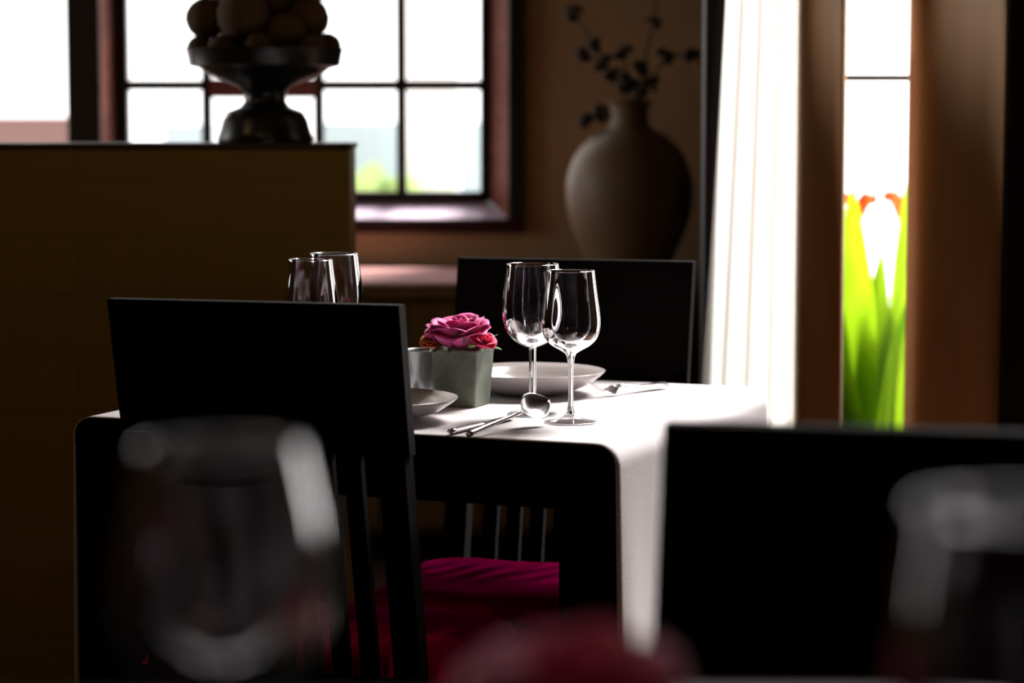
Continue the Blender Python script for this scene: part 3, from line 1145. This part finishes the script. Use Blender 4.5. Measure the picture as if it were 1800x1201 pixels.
for (x, y, z, az, L, wd, dr, tilt, mm) in [
    (0.034, -0.022, 0.000, -70, 0.022, 0.007, 0.004, 20, 'pale_leaf'), (0.026, -0.030, 0.002, -150, 0.018, 0.006, 0.003, 35, 'pale_leaf'),
    (0.036, 0.002, 0.002, -95, 0.030, 0.007, 0.006, 6, 'leaf'), (0.030, 0.020, 0.006, -60, 0.026, 0.006, 0.002, 40, 'leaf'),
    (0.000, -0.036, 0.004, 180, 0.020, 0.007, 0.010, 10, 'leaf'), (-0.020, -0.034, 0.002, 160, 0.022, 0.007, 0.008, 5, 'leaf'),
    (0.010, -0.038, 0.016, -160, 0.018, 0.006, 0.001, 55, 'leaf'), (-0.036, -0.010, 0.004, 95, 0.030, 0.008, 0.003, 30, 'leaf'),
    (-0.034, 0.015, 0.006, 80, 0.026, 0.007, 0.002, 35, 'leaf'), (0.016, -0.037, 0.012, 170, 0.016, 0.006, 0.001, 60, 'leaf'),
]:
    o = link('leaf', leaf_bm(L, wd, dr), M[mm], pot_t, True, (x, y, PH + z))
    o.rotation_euler = (R(tilt), 0, R(az))
    solidify(o, 0.0005)

# the same centrepiece, far out of focus, on the near table
q = on2b(1035, 1.06)
copy_tree(pot_t, None, (q[0], q[1], T2 + 0.0003 if False else q[2]), prz, 'blurred dark pink rose centrepiece at the bottom edge, on the near table')

# small metal cup beside the pot
cup = on_table(742, 703)
prof = [(0, 0), (0.019, 0), (0.0205, 0.002), (0.0235, 0.045), (0.0275, 0.077), (0.0290, 0.0795), (0.0292, 0.0810), (0.0282, 0.0815), (0.0262, 0.0800), (0.0222, 0.046), (0.0192, 0.008), (0, 0.006)]
M['cup'] = mat('grey satin metal', (0.35, 0.37, 0.38), 0.28, 0.7)
tag(link('tumbler', lathe(prof, 64), M['cup'], None, True, cup), 'grey tapered cup with a bright rim between the rose pot and the front chair', 'cup')


# ------------------------------------------------------------------ cutlery
def strip(sections, t=0.0016, na=8, y0=0.0):
    """sections: list of (y, halfwidth, z, cup) -> closed lofted strip along +y"""
    bm = bmesh.new()
    rings = []
    for (y, hw, z, c) in sections:
        top = []
        bot = []
        for k in range(na + 1):
            s = -1 + 2 * k / na
            zz = z - c * (1 - s * s)
            th_ = t * (1 - 0.75 * s * s) if c < 1e-4 else t * 0.7
            top.append(bm.verts.new((s * hw, y, zz + th_ / 2)))
            bot.append(bm.verts.new((s * hw, y, zz - th_ / 2)))
        rings.append(top + bot[::-1])
    for a, b in zip(rings[:-1], rings[1:]):
        n = len(a)
        for k in range(n):
            bm.faces.new((a[k], b[k], b[(k + 1) % n], a[(k + 1) % n]))
    bm.faces.new(rings[0])
    bm.faces.new(rings[-1][::-1])
    bmesh.ops.recalc_face_normals(bm, faces=bm.faces[:])
    return bm


def lay(t, p0, p1, roll):
    """put a cutlery empty with its handle end at p0 pointing to p1"""
    p0, p1 = Vector(p0), Vector(p1)
    d = (p1 - p0).normalized()
    xx = d.cross(Vector((0, 0, 1))).normalized()
    zz = xx.cross(d)
    m3 = Matrix((xx, d, zz)).transposed()
    m3 = m3 @ Matrix.Rotation(roll, 3, 'Y')
    t.rotation_euler = m3.to_euler()
    t.location = p0


def cyl_handle(L, r0, r1):
    """solid tapering handle, thick at its end"""
    n = 12
    bm = bmesh.new()
    st = []
    for k in range(n + 1):
        q = k / n
        st.append((L * q, r0 + (r1 - r0) * q ** 0.8))
    ring = []
    for y, r in st:
        ring.append([bm.verts.new((r * 1.15 * math.cos(a), y, r * 0.75 * math.sin(a))) for a in [2 * math.pi * j / 16 for j in range(16)]])
    for a, b in zip(ring[:-1], ring[1:]):
        for j in range(16):
            bm.faces.new((a[j], b[j], b[(j + 1) % 16], a[(j + 1) % 16]))
    bm.faces.new(ring[0])
    bm.faces.new(ring[-1][::-1])
    bmesh.ops.recalc_face_normals(bm, faces=bm.faces[:])
    return bm


def spoon(label):
    t = thing('spoon', label, 'spoon')
    h = link('handle', cyl_handle(0.150, 0.0042, 0.0021), M['steel'], t, True)
    sec = []
    n = 20
    for k in range(n + 1):
        q = k / n
        hw = 0.0022 + 0.0225 * math.sin(math.pi * min(1, q ** 0.92)) ** 0.8 if k < n else 0.0008
        sec.append((0.143 + 0.072 * q, max(hw, 0.001), 0.0 + 0.001 * math.sin(math.pi * q), 0.0105 * math.sin(math.pi * q) ** 0.8 + 0.00011))
    link('bowl', strip(sec, 0.0014, 12), M['steel'], t, True)
    return t


sp_ = spoon('silver spoon with its bowl raised, lying beside the wine glasses')
e0 = PZ(822, 764, CT + 0.0045)
lay(sp_, (e0.x, e0.y, CT + 0.0040), P(934, 717, e0.y + 0.125), R(50))
sp_.scale = (0.94, 0.94, 0.94)

kn = thing('knife', 'silver knife lying under the spoon near the front table edge', 'knife')
link('handle', cyl_handle(0.105, 0.0050, 0.0036), M['steel'], kn, True)
link('blade', strip([(0.100, 0.004, 0, 0), (0.11, 0.0085, 0, 0), (0.15, 0.0095, 0, 0), (0.185, 0.0085, 0, 0), (0.20, 0.002, 0, 0)], 0.0014, 6), M['steel'], kn, True)
e0 = PZ(792, 759, CT + 0.004)
e1 = PZ(905, 731, CT + 0.004)
lay(kn, (e0.x, e0.y, CT + 0.0042), (e1.x, e1.y, CT + 0.0042), 0)

fk = thing('fork', 'silver fork lying at the back right of the white cloth', 'fork')
link('handle', strip([(0.0, 0.009, 0.004, 0), (0.02, 0.0105, 0.004, 0), (0.07, 0.0065, 0.006, 0), (0.115, 0.0035, 0.011, 0), (0.128, 0.004, 0.012, 0)], 0.005, 8), M['steel'], fk, True)
hd = link('head', strip([(0.126, 0.004, 0.012, 0.0001), (0.134, 0.010, 0.0095, 0.001), (0.142, 0.0125, 0.005, 0.0015), (0.150, 0.0125, 0.003, 0.001)], 0.0016, 8), M['steel'], fk, True)
for k in range(4):
    x = (k - 1.5) * 0.0066
    bm = strip([(0.148, 0.0021, 0.0026, 0), (0.165, 0.0019, 0.005, 0), (0.180, 0.0016, 0.0125, 0), (0.192, 0.0007, 0.021, 0)], 0.0016, 4)
    for v in bm.verts:
        v.co.x += x
    link('tine', bm, M['steel'], hd, True)
e0 = PZ(1170, 682, CT)
e1 = PZ(1058, 697, CT)
lay(fk, (e0.x, e0.y, CT + 0.0030), (e1.x, e1.y, CT + 0.0030), R(-14))

# ------------------------------------------------------------------ the garden outside
tag(link('terrace_ground', box(-9, 9, 7.6, 24, -0.15, -0.05), M['pale_stone']), kind='structure')
tag(link('terrace_ground', box(0.75, 9, 5.25, 7.6, -0.15, -0.05), M['pale_stone']), kind='structure')
tag(link('terrace_ground', box(2.8, 9, -3, 5.25, -0.15, -0.05), M['pale_stone']), kind='structure')


def gbox(name, pxa, pxb, pya, pyb, Y, d, m, label, cat, base=-0.05, group=None):
    a = P(pxa, pya, Y)
    b = P(pxb, pyb, Y)
    return tag(link(name, box(a.x, b.x, Y, Y + d, base if base is not None else b.z, a.z, 0.01), m), label, cat, group)


gbox('garden_wall', 560, 960, 214, 300, 13.0, 0.2, M['slate'], 'slate blue garden wall seen through the right window panes', 'garden wall')
gbox('garden_wall', 285, 372, 218, 300, 13.0, 0.2, M['slate'], 'bluish garden wall seen through the window left of the pedestal bowl', 'garden wall')
gbox('garden_column', 712, 806, -500, 330, 12.4, 0.3, M['white_paint'], 'white masonry column outside, behind the right window column of panes', 'column')
gbox('parapet', -500, 128, 206, 300, 11.0, 0.25, M['pink_wall'], 'pinkish garden parapet seen low in the leftmost window', 'parapet')


def bush(name, cx_, cy_, rx, ry, z1, m, label, cat, n=140):
    bm = bmesh.new()
    for k in range(n):
        a = random.uniform(0, 2 * math.pi)
        h = random.uniform(0, 1)
        r = math.sqrt(random.random())
        c = Vector((cx_ + rx * r * math.cos(a), cy_ + ry * r * math.sin(a), z1 * (0.1 + 0.9 * h) * (1 - 0.15 * r)))
        bmesh.ops.create_icosphere(bm, subdivisions=1, radius=random.uniform(0.05, 0.09), matrix=Matrix.Translation(c))
    return tag(link(name, bm, m, None, True), label, cat)


a = P(640, 290, 12.2)
bush('hedge', a.x + 0.1, 12.2, 0.30, 0.2, P(640, 288, 12.2).z, M['hedge'], 'low green hedge before the garden wall, behind the lower middle panes', 'hedge')
a = P(838, 290, 12.2)
bush('hedge', a.x + 0.24, 12.15, 0.08, 0.10, P(838, 288, 12.2).z, M['hedge'], 'low green hedge at the lower right corner of the window', 'hedge', 60)


def canna(cx_, cy_, h, seed, label, leaves, flower=True):
    rnd = random.Random(seed)
    t = thing('canna_plant', label, 'plant', (cx_, cy_, -0.05), 0, 'broad-leaved garden plants outside the narrow window')
    for k in range(leaves):
        az = rnd.uniform(0, 2 * math.pi)
        L = h * rnd.uniform(0.85, 1.3)
        wd = rnd.uniform(0.04, 0.075)
        out = rnd.uniform(0.05, 0.22)

        def fn(a_, b_):
            s = (a_ - 0.5) * 2
            wv = wd * math.sin(math.pi * (0.08 + 0.9 * b_)) ** 0.9
            r = out * b_ ** 1.6
            side = Vector((-math.sin(az), math.cos(az), 0))
            rad = Vector((math.cos(az), math.sin(az), 0))
            return rad * (0.02 + r + 0.3 * wv * abs(s)) + side * (s * wv) + Vector((0, 0, L * (b_ - 0.12 * b_ ** 3)))
        o = link('leaf', grid(fn, 6, 14), M['canna'], t, True)
    bm = bmesh.new()
    tube(bm, [(0, 0, 0), (0.01, 0, h * 0.5), (0, 0.01, h * 1.02)], [0.012, 0.009, 0.006])
    link('stem', bm, M['canna'], t, True)
    if flower:
        bm = bmesh.new()
        for k in range(6):
            merge(bm, petal(k * 1.05, 0.004, 0.035, 0, 0.09, 0.6, 0.02))
        link('flower', bm, M['flower_orange'], t, True, (0, 0.0, h * 1.0))
    return t


canna(P(1512, 0, 6.1).x, 6.1, 0.98, 3, 'bright green blade-leaved plant at the left side of the narrow window', 11)
canna(P(1590, 0, 6.3).x, 6.3, 0.98, 5, 'bright green plant with an orange flower at the right side of the narrow window', 8)
canna(P(1545, 0, 6.6).x, 6.6, 0.72, 8, 'lower green plant between the two taller ones outside the narrow window', 7, False)
canna(P(1640, 0, 6.0).x, 6.0, 0.80, 12, 'green plant partly hidden by the wide brown post', 9)
